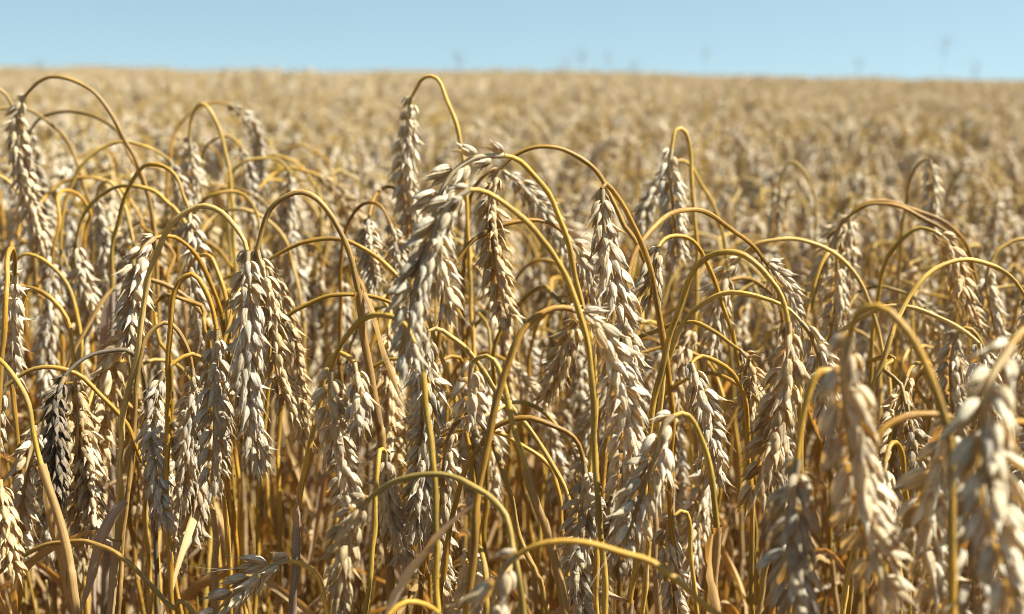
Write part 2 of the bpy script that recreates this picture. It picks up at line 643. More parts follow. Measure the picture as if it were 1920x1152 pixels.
mb = MB()
gx = np.concatenate([np.linspace(-900, -30, 16), np.linspace(-24, 24, 40), np.linspace(30, 900, 16)])
gy = np.concatenate([np.linspace(-300, -6, 8), np.linspace(-4, 90, 90), np.linspace(100, 1400, 30)])
GX, GY = np.meshgrid(gx, gy)
GZ = ground_z(GX, GY) + 0.012 * np.sin(GX * 2.1) * np.sin(GY * 1.7)
mb.grid(np.stack([GX, GY, GZ], -1)[:, ::1])
g = link('ground', mb.mesh('ground', [M_SOIL]))
tag(g, 'bare brown soil beneath the standing wheat', None, None, 'structure')

# ------------------------------------------------------------------ the plants that show by themselves
HEROES = []


def h(Y, wd, roll, stem, ear, label, land='', **kw):
    """stem: ground end first, to the neck; ear: neck to tip (pixels of the photograph, on the upright plane at Y)."""
    HEROES.append(dict(Y=Y, wd=wd, roll=R(roll), stem=stem, ear=ear, label=label, land=land, **kw))


# the tall ones and the row along the skyline
h(.88, 1.15, 40, [(300, 650), (290, 480), (283, 390), (260, 310), (233, 260), (210, 213), (180, 173), (140, 152), (100, 147), (72, 156), (58, 168)],
  [(47, 180), (32, 215), (33, 270), (45, 330), (60, 390), (78, 470)],
  'long wheat ear under the widest high arch, reaching almost to the skyline at far left', 'the long ear of the widest high arch')
h(1.0, 1.0, 70, [(285, 600), (283, 403), (267, 347), (247, 293), (227, 250), (200, 227), (153, 210), (100, 213), (72, 227)],
  [(58, 243), (65, 300), (80, 360), (95, 420)],
  'second high arch nested below the widest one, ear hidden behind the long ear')
h(.97, 1.0, 20, [(175, 560), (170, 420), (163, 363), (143, 300), (123, 260), (87, 227), (50, 208), (0, 204)],
  [(-25, 215), (-48, 290), (-55, 390)], 'arched stem leaving the picture at the edge beside the long ear')
h(.93, 1.0, 60, [(70, 520), (50, 330), (38, 240), (18, 185), (0, 166), (-15, 160)],
  [(-28, 168), (-45, 220), (-50, 300)], 'thin arched stem behind the long ear, ear outside the picture')
h(1.0, 1.1, 15, [(445, 560), (440, 413), (430, 340), (417, 267), (403, 223), (387, 197), (373, 194), (362, 210), (356, 235)],
  [(355, 257), (357, 300), (362, 350), (358, 400), (355, 450)],
  'upright tight hook with a bare neck, pale ear hanging straight below it', 'the tight hook with the bare neck')
h(1.12, 1.05, 80, [(315, 520), (313, 363), (322, 290), (333, 247), (357, 213), (383, 196), (410, 190)],
  [(430, 196), (457, 215), (476, 245), (486, 290), (490, 340), (486, 395)],
  'ear hanging to the right from a flat topped arch, blurred, behind the tight hook', 'the ear of the flat topped arch')
h(.95, 1.0, 50, [(108, 600), (113, 463), (120, 403), (140, 340), (167, 300), (200, 277), (233, 268), (267, 273), (293, 284), (308, 294)],
  [(318, 300), (335, 340), (345, 390), (340, 450)], 'broad low arch crossing the foot of the widest arch, ear beside the tight hook')
h(.80, 1.05, 60, [(205, 900), (211, 720), (213, 600), (213, 463), (220, 413), (230, 373), (247, 337), (267, 315), (287, 310), (310, 317), (330, 337), (343, 367)],
  [(353, 390), (360, 430), (367, 480), (372, 540)], 'greyish round topped hook on a straight stem with a grey sheath at mid height',
  'the greyish round hook', sheath=(213, 548), blade=[(208, 552), (202, 620), (192, 720), (182, 800), (176, 860)], bw=.0050, leafmat='grey')
h(.85, 1.1, 30, [(395, 680), (390, 560), (370, 460), (333, 397), (313, 380), (287, 360), (247, 351), (213, 357), (177, 377), (153, 407)],
  [(143, 452), (148, 500), (163, 555), (183, 625)], 'pale ear hanging at the end of a flat yellow arch, behind the tall grey sheath', 'the pale ear of the flat yellow arch')
h(.62, 1.25, 65, [(215, 1000), (228, 830), (238, 757), (260, 673), (267, 607), (273, 553), (285, 500), (310, 440), (333, 409), (360, 392), (383, 390), (413, 403), (437, 427), (456, 450)],
  [(463, 470), (463, 520), (466, 600), (463, 700), (475, 800), (490, 880)],
  'largest sharp ear, grey and plump, with a blackened neck where two arches meet', 'the largest sharp grey ear', dd=-.01)
h(.66, 1.1, 20, [(716, 900), (705, 800), (690, 680), (681, 600), (672, 540), (660, 480), (640, 433), (623, 397), (600, 370), (573, 357), (550, 358), (523, 373), (503, 397), (490, 433)],
  [(482, 470), (497, 540), (510, 620), (520, 700), (545, 775)], 'bold round arch with an open brown sheath, ear behind the largest sharp ear',
  'the bold arch with the open sheath', sheath=(678, 547), blade=[(684, 548), (703, 590), (722, 660), (745, 730), (760, 765)], bw=.0026, rt=.0017, leafmat='tan')
h(.74, 1.05, 70, [(890, 940), (873, 823), (853, 740), (837, 683), (817, 632), (785, 565), (753, 527), (733, 507), (707, 483), (673, 462), (640, 450), (600, 447), (567, 453), (533, 470)],
  [(500, 490), (522, 545), (543, 625), (558, 700), (574, 840)], 'long low arch behind the blurred front ears, golden ear beside the largest sharp ear', 'the golden ear of the long low arch')
h(.86, 1.15, 35, [(893, 700), (885, 560), (878, 463), (873, 380), (867, 313), (857, 247), (840, 187), (827, 153), (810, 142), (793, 148), (783, 163)],
  [(772, 182), (765, 230), (760, 290), (763, 350), (770, 410), (775, 500)],
  'tallest hook, its crest level with the skyline, ear hanging alone against the field', 'the tallest hook', dd=.015)
h(.59, 1.12, 25, [(1120, 1000), (1114, 823), (1107, 673), (1094, 590), (1077, 493), (1063, 440), (1047, 400), (1030, 367), (1007, 337), (987, 313), (968, 298)],
  [(945, 292), (890, 297), (850, 325), (822, 372), (812, 430), (826, 510), (850, 590)],
  'ear of widely spaced plump grains curling over beside the tallest hook', 'the ear of widely spaced plump grains', sparse=1.3, dd=-.02)
h(.545, 1.08, 15, [(1130, 1100), (1118, 820), (1107, 673), (1080, 560), (1033, 473), (1010, 443), (990, 420), (960, 393), (933, 373), (905, 358)],
  [(880, 356), (848, 378), (822, 420), (797, 480), (778, 540), (767, 610), (764, 690)],
  'blurred grey ear bent over in front of the plump grained one', 'the blurred bent grey ear', sparse=1.05, dd=-.02)
h(.64, 1.15, 50, [(1095, 1060), (1063, 941), (1037, 878), (1007, 825), (973, 781), (930, 737), (907, 700), (873, 653), (847, 632), (822, 616)],
  [(803, 622), (795, 680), (803, 750), (795, 830), (785, 910), (775, 1010)],
  'long sharp ear hanging in the middle directly below the blurred bent grey ear', 'the long sharp middle ear')
h(.73, 1.1, 30, [(1262, 900), (1255, 770), (1237, 607), (1220, 523), (1190, 450), (1177, 433), (1157, 387), (1133, 340), (1107, 313), (1073, 290), (1040, 277), (1007, 273), (980, 280), (955, 297)],
  [(937, 318), (922, 350), (918, 400), (925, 470), (937, 540), (957, 612)],
  'slim sharp ear on the wide brown arch in the middle, with dark neck', 'the slim ear of the wide brown arch')
h(.85, 1.1, 60, [(865, 700), (870, 560), (875, 450), (885, 370), (900, 338), (925, 318)],
  [(945, 322), (975, 345), (1005, 378), (1035, 420), (1060, 470), (1085, 525)],
  'ear slanting down to the right from the shared dark neck of the wide brown arch', 'the slanting ear under the wide arch')
h(.64, 1.3, 72, [(1262, 920), (1258, 770), (1250, 680), (1237, 607), (1220, 523), (1203, 463), (1190, 427), (1173, 390), (1153, 362), (1136, 345)],
  [(1128, 355), (1130, 400), (1137, 460), (1148, 530), (1166, 600), (1188, 690)],
  'plump cream ear under a short tight bend, right of the wide brown arch', 'the plump cream ear')
h(.85, 1.15, 20, [(1299, 820), (1301, 640), (1305, 463), (1303, 380), (1300, 307), (1293, 267), (1284, 247), (1273, 242), (1264, 249)],
  [(1259, 280), (1255, 320), (1260, 370), (1266, 425), (1272, 490)],
  'ear under the narrow upright hook, second highest of the middle', 'the narrow upright hook')
h(.95, 1.1, 70, [(1370, 620), (1358, 463), (1340, 390), (1320, 347), (1300, 315), (1280, 302), (1260, 307)],
  [(1243, 320), (1225, 360), (1207, 400), (1200, 455)], 'grey ear close behind the narrow upright hook, leaning away from it')
h(.72, 1.1, 65, [(1140, 820), (1155, 660), (1170, 560), (1183, 490), (1207, 450), (1233, 423), (1257, 407), (1280, 398), (1313, 397), (1347, 410), (1380, 433), (1413, 460)],
  [(1430, 485), (1455, 515), (1475, 555), (1492, 605)], 'wide dark arch crossing the stem of the narrow upright hook', 'the wide dark arch')
h(.60, 1.3, 60, [(1195, 1000), (1212, 850), (1240, 720), (1262, 620), (1280, 560), (1293, 523), (1310, 493), (1337, 473), (1363, 470), (1393, 477), (1420, 497), (1440, 520), (1457, 543), (1470, 573)],
  [(1478, 605), (1480, 660), (1470, 725), (1455, 790), (1435, 860), (1412, 935)],
  'broad grey brown ear with bright broken husks, under a large arch right of centre', 'the broad ear with bright broken husks')
h(.66, 1.1, 40, [(1225, 900), (1235, 760), (1255, 660), (1280, 600), (1307, 573), (1340, 555), (1373, 548), (1407, 552), (1433, 558), (1460, 568), (1484, 584)],
  [(1502, 604), (1520, 628), (1535, 668), (1545, 720), (1550, 790)], 'flat arch just inside the large one, ear splayed beside the broad bright husked ear')
h(.80, 1.1, 35, [(1500, 900), (1505, 720), (1510, 603), (1517, 557), (1527, 513), (1543, 483), (1557, 470), (1566, 472)],
  [(1569, 492), (1568, 530), (1565, 580), (1556, 640)], 'short ear with a bent neck inside the right hand thin arch', 'the short ear with the bent neck')
h(.78, 1.1, 55, [(1682, 900), (1673, 740), (1657, 667), (1640, 613), (1627, 570), (1617, 543), (1600, 513), (1580, 490), (1553, 470), (1520, 457), (1487, 450), (1453, 450), (1420, 456), (1400, 470)],
  [(1385, 486), (1366, 508), (1350, 545), (1340, 600), (1332, 665)], 'thin wide arch spanning over the short bent neck ear', 'the thin wide arch')
h(.86, 1.1, 25, [(1845, 720), (1830, 560), (1800, 470), (1780, 440), (1760, 425), (1730, 410), (1697, 394), (1663, 384), (1630, 383), (1606, 394)],
  [(1590, 408), (1573, 430), (1553, 470), (1536, 520), (1526, 570)], 'doubled brown arch with a spiky ear on its outer end, below the nodding ear', 'the doubled brown arch')
h(.89, 1.0, 60, [(1870, 760), (1850, 600), (1815, 480), (1790, 440), (1757, 413), (1715, 394), (1668, 377), (1635, 377), (1608, 388)],
  [(1594, 404), (1590, 440), (1588, 490), (1592, 540)], 'upper stem of the doubled brown arch, its ear mostly hidden')
h(1.0, .98, 30, [(1680, 620), (1687, 447), (1695, 397), (1707, 347), (1720, 313), (1733, 300)],
  [(1744, 300), (1748, 335), (1748, 375), (1745, 430)], 'nodding ear standing clear of the canopy near the right edge', 'the nodding ear clear of the canopy')
h(1.12, .92, 20, [(1530, 560), (1527, 430), (1525, 373), (1513, 327), (1500, 307), (1487, 302), (1473, 313), (1465, 333)],
  [(1461, 355), (1456, 400), (1451, 455)], 'blurred slender hook standing out of the field right of the narrow hook', 'the blurred slender hook')
h(1.25, .88, 45, [(1765, 520), (1768, 420), (1777, 367), (1790, 337), (1813, 319), (1833, 320), (1853, 337), (1865, 358)],
  [(1872, 375), (1866, 420), (1852, 485)], 'faint blurred arch and ear near the right edge, farthest of the clear ones')
h(.80, 1.15, 75, [(1612, 900), (1630, 700), (1637, 600), (1647, 547), (1657, 507), (1673, 473), (1703, 440), (1727, 428)],
  [(1752, 434), (1773, 452), (1788, 490), (1802, 540), (1818, 585), (1832, 615)],
  'sharp golden ear drooping outward from a nearly straight stem near the right edge', 'the golden ear near the right edge')
h(.72, 1.1, 50, [(1612, 900), (1630, 753), (1653, 683), (1677, 613), (1693, 580), (1710, 550), (1740, 517), (1773, 497), (1807, 490), (1840, 494), (1873, 507), (1903, 530)],
  [(1925, 560), (1938, 620), (1945, 700)], 'large thin arch running out of the right edge')
h(.69, 1.1, 50, [(1455, 920), (1480, 773), (1507, 713), (1540, 667), (1573, 627), (1607, 597), (1640, 580), (1673, 575), (1713, 577), (1753, 590), (1787, 607), (1815, 626)],
  [(1836, 645), (1846, 700), (1850, 770)], 'long sloping arch passing behind the blurred pale crook')
h(.75, 1.1, 30, [(1900, 900), (1887, 780), (1877, 733), (1860, 677), (1847, 653), (1833, 628), (1815, 614)],
  [(1797, 622), (1787, 655), (1782, 700), (1785, 760), (1790, 820)], 'sharp ear of flared husks half hidden by the blurred ear at the right edge', 'the flared ear by the right edge')
h(.452, 1.5, 55, [(1790, 1150), (1782, 920), (1773, 823), (1760, 757), (1740, 693), (1717, 647), (1693, 610), (1667, 583), (1643, 575), (1620, 580), (1603, 597)],
  [(1594, 630), (1583, 690), (1588, 770), (1602, 870), (1618, 960), (1640, 1050), (1670, 1140)],
  'long blurred ear under the pale crook, half in shade, right of centre', 'the blurred ear under the pale crook')
h(.47, 1.4, 68, [(1660, 1200), (1640, 1000), (1620, 850), (1600, 750), (1578, 708), (1555, 694), (1530, 710), (1511, 755), (1500, 815)],
  [(1495, 860), (1488, 920), (1488, 1000), (1490, 1080), (1500, 1170)], 'blurred shadowed ear on a long pale bare neck, beside the pale crook', 'the blurred ear with the long pale neck')
h(.40, 1.35, 40, [(2120, 1200), (2060, 850), (2010, 680), (1965, 615), (1925, 615)],
  [(1895, 648), (1862, 705), (1845, 780), (1850, 870), (1864, 960), (1887, 1060), (1910, 1160)],
  'nearest ear, very blurred, dark with bright edges, at the lower right corner', 'the nearest very blurred ear')
h(.49, 1.4, 60, [(1600, 1150), (1625, 920), (1643, 835), (1663, 803), (1697, 784), (1730, 777), (1763, 778)],
  [(1790, 786), (1768, 850), (1742, 920), (1730, 1000), (1748, 1080), (1780, 1160)], 'blurred sunlit ear between two darker blurred ears at the lower right', 'the blurred sunlit ear')
h(.57, 1.0, 60, [(1703, 1100), (1700, 928), (1697, 868), (1690, 838), (1680, 828), (1668, 837)],
  [(1660, 868), (1652, 920), (1646, 1000)], 'small bright crook low between the blurred ears')
h(.44, 1.3, 25, [(2080, 1200), (2020, 960), (1975, 840), (1935, 797), (1898, 792)],
  [(1868, 812), (1842, 860), (1828, 940), (1822, 1040), (1830, 1150)], 'blurred ear crowding behind the lower right corner ear')

# the middle of the front rank
h(.545, 1.1, 60, [(985, 1150), (968, 1030), (953, 971), (940, 951), (917, 928), (887, 911), (853, 893), (820, 886), (780, 888), (740, 901), (713, 918)],
  [(690, 938), (662, 967), (646, 1010), (636, 1070), (640, 1150)], 'low olive arch over the bottom middle, with a soft focus ear at its end', 'the low olive arch')
h(.465, 1.15, 20, [(1460, 1290), (1390, 1190), (1327, 1148), (1280, 1101), (1247, 1075), (1213, 1051), (1173, 1038), (1133, 1025), (1083, 1016), (1033, 1016), (996, 1026)],
  [(970, 1042), (947, 1062), (930, 1100), (920, 1150), (915, 1210)], 'lowest wide arch at the bottom edge, blurred, with two plump grains at its end', 'the lowest wide arch', sparse=1.4)
h(.60, 1.15, 65, [(815, 1200), (830, 1080), (847, 968), (867, 901), (887, 865), (920, 818), (940, 801), (967, 790), (997, 786), (1023, 793), (1053, 805), (1073, 818), (1087, 840)],
  [(1094, 868), (1098, 920), (1090, 980), (1078, 1050), (1085, 1110), (1095, 1170)], 'grey ear hanging from a smooth brown arch in the lower middle', 'the grey ear of the smooth brown arch')
h(.58, 1.25, 55, [(880, 1100), (895, 920), (913, 817), (933, 757), (953, 700), (973, 647), (993, 610), (1020, 587), (1045, 577)],
  [(1072, 580), (1108, 596), (1135, 640), (1156, 700), (1170, 770), (1172, 850), (1162, 940)],
  'bright flared ear on a thick brown stem in the very middle', 'the bright flared middle ear', rt=.0018)
h(.73, 1.15, 70, [(1100, 950), (1108, 800), (1110, 680), (1106, 620), (1096, 594)],
  [(1083, 600), (1068, 632), (1048, 680), (1022, 745)], 'golden ear slanting down to the left behind the bright flared ear', 'the golden left slanting ear')
h(.57, 1.25, 20, [(1355, 1240), (1340, 1100), (1340, 995), (1333, 935), (1323, 861), (1307, 808), (1292, 782), (1278, 775)],
  [(1262, 781), (1244, 800), (1232, 850), (1212, 900), (1192, 960), (1172, 1025)], 'spiky pale ear slanting down beside a brown split sheath, lower middle', 'the spiky pale slanting ear',
  sheath=(1341, 1000), blade=[(1338, 1002), (1334, 1050), (1342, 1110), (1352, 1180)], bw=.0036, leafmat='tan')
h(.64, 1.15, 70, [(1410, 1000), (1402, 860), (1393, 760), (1373, 703), (1347, 680), (1315, 667)],
  [(1296, 682), (1308, 720), (1326, 780), (1335, 830), (1340, 895)], 'thin arch opening right with a grey ear inside, beside the broad bright husked ear')
h(.69, .95, 50, [(1150, 850), (1165, 700), (1190, 635), (1223, 617), (1257, 604), (1290, 604), (1313, 610), (1347, 627), (1370, 645)],
  [(1388, 657), (1405, 680), (1408, 720), (1402, 775)], 'slim dark neck and a single clean ear over the leaning yellow stem')
h(.70, 1.0, 20, [(1408, 900), (1400, 797), (1390, 723), (1373, 633), (1353, 567), (1323, 493), (1300, 460), (1280, 446), (1258, 445), (1243, 452)],
  [(1233, 466), (1226, 500), (1220, 560)], 'leaning straight yellow stem running across from the narrow hook, small ear at its top')
h(.66, 1.0, 30, [(1312, 1230), (1304, 1080), (1292, 975), (1278, 958)],
  [(1264, 968), (1251, 1000), (1254, 1050), (1262, 1100), (1270, 1160)], 'narrow ear of smooth rounded grains low beside the split brown sheath')
h(.60, 1.1, 25, [(912, 1260), (906, 1110), (901, 1045), (893, 1022)],
  [(880, 1036), (886, 1075), (880, 1120), (868, 1180)], 'plump fresh looking ear at the bottom edge under the low olive arch')
h(.64, 1.1, 60, [(690, 1150), (700, 980), (706, 880), (712, 842)],
  [(722, 848), (722, 900), (730, 950), (746, 1010), (762, 1070)], 'round grained ear directly under the left end of the low olive arch', 'the round grained ear under the olive arch')
h(.66, 1.15, 35, [(1040, 1200), (1012, 1085), (990, 1041), (970, 991), (957, 935), (940, 878), (923, 835), (910, 808), (893, 788), (873, 783)],
  [(853, 796), (838, 832), (832, 890), (826, 960), (820, 1030), (835, 1100)], 'pale ear tucked against the long sharp middle ear, on a steep curved stem', 'the pale ear on the steep curved stem')
h(.71, 1.0, 60, [(1065, 1050), (1040, 901), (1020, 868), (993, 845), (960, 823), (933, 810), (907, 803), (880, 803), (847, 808)],
  [(826, 820), (806, 860), (795, 920), (792, 980)], 'thin flat arch crossing behind the steep curved stem')
h(.60, 1.15, 40, [(812, 950), (800, 800), (790, 690), (770, 630), (745, 604), (707, 597), (680, 606), (655, 632), (634, 662)],
  [(620, 695), (621, 760), (632, 830), (645, 900), (655, 985)], 'bright toothed ear hanging alone between the two sheathed stems', 'the bright toothed ear')
h(.75, 1.0, 30, [(625, 1050), (630, 900), (638, 780), (653, 740), (680, 707), (707, 687), (735, 674)],
  [(760, 676), (782, 700), (790, 740), (786, 800)], 'thin yellow arch crossing behind the open brown sheath')
h(.72, 1.0, 50, [(490, 900), (500, 760), (515, 640), (527, 602), (550, 577), (583, 560), (617, 551), (667, 552), (720, 563)],
  [(748, 576), (765, 610), (770, 670)], 'flat olive arch running behind the open brown sheath, ear hidden')
h(.74, 1.1, 45, [(805, 850), (815, 700), (830, 580), (843, 520), (860, 490), (880, 457), (900, 440), (927, 423), (957, 415), (990, 413), (1023, 418), (1045, 428)],
  [(1062, 442), (1082, 472), (1098, 512), (1108, 570)], 'dark olive arch in front of the slim ear, below the wide brown arch', 'the dark olive arch')
h(.82, .95, 60, [(640, 620), (643, 500), (647, 433), (660, 397), (680, 379), (700, 378), (717, 391)],
  [(732, 420), (742, 455), (748, 500), (752, 545)], 'smoky grey ear under a small dark loop, left of the tallest hook', 'the smoky grey ear of the small loop')
h(.82, 1.0, 35, [(775, 600), (768, 470), (760, 385), (740, 357), (723, 353), (707, 363), (698, 380)],
  [(692, 408), (690, 450), (697, 490), (705, 535)], 'small pale ear with a knotted neck under a short curl beside the smoky ear', 'the small ear with the knotted neck')
h(1.0, 1.0, 30, [(430, 520), (428, 400), (436, 327), (450, 308), (473, 297), (500, 295), (525, 301)],
  [(543, 322), (540, 370), (541, 420), (547, 475)], 'ear on a thin straight neck right of the flat topped arch ear', 'the ear on the thin straight neck')
h(1.05, 1.0, 60, [(368, 560), (370, 420), (375, 330), (384, 280), (407, 261), (432, 259)],
  [(452, 276), (466, 320), (474, 380), (480, 450)], 'soft ear just under the flat topped arch ear')

# the left side of the front rank
h(.70, 1.15, 70, [(-5, 900), (4, 700), (8, 560), (10, 523), (13, 483), (20, 465), (27, 480)],
  [(28, 515), (25, 560), (20, 610), (22, 660), (26, 715)], 'wide cream ear with a stiff short crook at the left edge', 'the wide cream ear at the left edge')
h(.66, 1.0, 40, [(300, 980), (268, 870), (250, 820), (240, 797), (213, 760), (183, 730), (150, 703), (117, 690), (87, 687), (57, 694), (33, 708)],
  [(10, 725), (-8, 765), (-18, 850)], 'smooth low arch at the left edge, its ear out of view')
h(.62, 1.0, 40, [(145, 1180), (130, 1068), (110, 968), (90, 895), (77, 848), (57, 773), (40, 733), (13, 690), (-5, 672)],
  [(-25, 672), (-45, 720), (-50, 800)], 'leaning stem with a knotted sheath top, running out at the left edge', '', sheath=(85, 882), rt=.0016, leafmat='tan', blade=[(86, 884), (93, 930), (103, 1000), (118, 1080), (124, 1130)])
h(.655, 1.0, 40, [(285, 900), (280, 760), (268, 685), (240, 659), (200, 661), (167, 670), (140, 686)],
  [(121, 706), (106, 745), (104, 790), (109, 840), (104, 900), (102, 945)], 'blackened dead ear on a sooty arch, left side', 'the blackened dead ear', dark=True)
h(.70, 1.1, 25, [(280, 1040), (275, 900), (270, 750), (260, 690), (240, 677), (213, 688), (190, 707), (176, 732)],
  [(164, 765), (158, 810), (163, 860), (170, 910), (175, 965), (182, 1015)], 'plump round grained ear just right of the blackened ear', 'the plump ear beside the blackened ear')
h(.64, 1.1, 65, [(425, 1000), (420, 900), (410, 760), (390, 690), (367, 664), (340, 670), (322, 684)],
  [(306, 698), (292, 740), (289, 783), (284, 817), (290, 870), (296, 930), (306, 980)], 'silvery star tufted ear standing apart left of the largest ear', 'the silvery tufted ear')
h(.69, 1.05, 60, [(240, 900), (252, 760), (260, 685), (267, 647), (280, 627), (300, 613), (317, 610), (333, 623), (347, 645), (356, 666)],
  [(360, 690), (362, 730), (355, 790), (350, 850), (345, 900), (338, 945)], 'shaded tan ear close behind the silvery tufted ear', 'the shaded tan ear')
h(.63, 1.15, 30, [(318, 1000), (312, 800), (315, 673), (317, 607), (323, 557), (337, 530), (357, 518), (373, 526), (390, 552), (400, 583)],
  [(406, 618), (404, 680), (402, 740), (403, 800), (400, 860), (397, 915)], 'ragged ear with long trailing hairs, left of the largest ear', 'the ragged ear with trailing hairs')
h(.70, 1.1, 25, [(435, 860), (428, 720), (417, 613), (407, 573), (393, 530), (377, 497), (357, 467), (333, 447), (312, 443)],
  [(290, 446), (268, 468), (255, 510), (250, 560), (246, 610), (250, 660)], 'clean ear of separate grains hanging at the far end of a slanted arch', 'the clean ear of separate grains')
h(.78, 1.1, 60, [(440, 820), (430, 700), (425, 570), (405, 495), (385, 480), (365, 487)],
  [(353, 505), (363, 545), (374, 590), (370, 645)], 'tangled grey ear framed by the ragged ear arch')
h(.80, 1.0, 30, [(152, 760), (150, 640), (140, 570), (123, 530), (103, 507), (80, 488), (57, 478), (40, 480)],
  [(28, 492), (19, 540), (18, 605)], 'thin yellow arch over the wide cream ear at the left edge')
h(.62, .9, 30, [(400, 1230), (320, 1141), (283, 1101), (250, 1068), (217, 1041), (187, 1028), (157, 1017), (123, 1016), (90, 1018), (57, 1031), (27, 1051), (0, 1071)],
  [(-28, 1092), (-48, 1150), (-55, 1230)], 'long low dull arch across the bottom left corner', 'the low dull corner arch')
h(.60, 1.0, 40, [(-70, 1150), (-58, 960), (-40, 895), (-15, 885)],
  [(0, 900), (5, 950), (13, 1000), (26, 1065)], 'dull golden ear cut by the left edge low down')
h(.61, 1.1, 30, [(628, 1260), (616, 1160), (603, 1105), (590, 1076), (568, 1060)],
  [(542, 1050), (505, 1063), (470, 1087), (435, 1117), (398, 1155)], 'ear lying nearly flat across the bottom, tip to the lower left', 'the flat lying ear', sparse=1.15)
h(.60, 1.0, 50, [(540, 1260), (547, 1150), (556, 1060), (564, 960), (576, 870), (592, 770), (606, 705), (625, 668), (645, 665)],
  [(664, 680), (672, 730), (670, 800)], 'thick straight stem with a torn grey sheath low beside the bright toothed ear', '',
  sheath=(561, 992), blade=[(562, 990), (561, 960), (560, 935), (559, 915)], bw=.004, rt=.0019, leafmat='grey')
h(.92, 1.0, 70, [(262, 720), (256, 600), (245, 450), (230, 375), (207, 342), (190, 347)],
  [(182, 368), (186, 410), (195, 465), (202, 530)], 'bright downy ear between the yellow arch and the greyish hook', 'the bright downy ear')
h(.85, 1.1, 30, [(1990, 760), (1975, 560), (1950, 462), (1920, 447), (1890, 458), (1870, 474)],
  [(1855, 496), (1850, 540), (1860, 595), (1873, 655)], 'ear hanging from a stem that enters at the right edge, mid height')
# broken stems and single leaves rising between them
h(.505, 1.0, 30, [(700, 1270), (716, 1200), (720, 1160), (760, 1130), (800, 1135)], [(822, 1150), (835, 1190), (840, 1250)],
  'broad pale dead leaf slanting up over the bottom middle, its plant below the edge', '', sheath=(716, 1190),
  blade=[(728, 1160), (760, 1100), (805, 1035), (850, 982), (890, 946)], bw=.0042, leafmat='pale')
h(.59, 1.0, 30, [(1095, 1270), (1060, 1150), (1030, 1030), (1000, 930), (975, 840), (955, 760), (940, 700), (925, 672), (905, 668)], [(885, 680), (880, 730), (882, 790)],
  'leaning stem with a pale split sheath right of the low olive arch', '', sheath=(984, 876),
  blade=[(985, 876), (1000, 905), (1018, 960), (1040, 1035), (1056, 1110)], bw=.0034, rt=.0017, leafmat='tan')
h(.62, 1.0, 30, [(95, 1290), (120, 1240), (150, 1190), (175, 1240), (190, 1270)], [(196, 1290), (200, 1320), (204, 1370)],
  'folded grey dead leaf hanging beside the plump ear, bottom left', '', sheath=(130, 1220),
  blade=[(236, 940), (214, 965), (196, 1010), (174, 1080), (148, 1160)], bw=.0046, leafmat='grey')


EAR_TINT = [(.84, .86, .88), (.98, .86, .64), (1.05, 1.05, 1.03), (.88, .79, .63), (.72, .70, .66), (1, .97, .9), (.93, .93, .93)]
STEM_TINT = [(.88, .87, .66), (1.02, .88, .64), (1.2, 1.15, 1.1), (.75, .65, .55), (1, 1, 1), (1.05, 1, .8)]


def tint(o, pal, r, which=None):
    t = pal[int(r.random() * len(pal)) if which is None else which]
    k = .92 + .16 * r.random()
    o.color = (t[0] * k, t[1] * k, t[2] * k, 1)
    return o.color


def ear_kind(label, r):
    for words, i in ((('grey ear', 'grey and plump', 'smoky', 'silvery', 'shadowed', 'greyish'), 0), (('golden', ), 1), (('grey brown', ' tan '), 3),  # grey also for the shadowed ear: its shade is put into the tint
                     (('cream', 'bright', 'pale ear', 'sunlit', 'tallest', 'flat across', 'clear of the canopy', 'slender'), 2), (('plump', ), 5)):  # light tint also for the sunlit ear: its sunlight is put into the colour
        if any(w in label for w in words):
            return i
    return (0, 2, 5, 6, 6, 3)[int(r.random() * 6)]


def stem_kind(label, r):
    for words, i in ((('brown arch', 'brown stem', 'dark arch', 'dull'), 3), (('olive', ), 0), (('yellow', ), 5), (('pale bare', 'pale crook'), 2)):
        if any(w in label for w in words):
            return i
    return int(r.random() * 6)


G_NEAR = 'ripe wheat plants along the front of the field'
hero_info = []


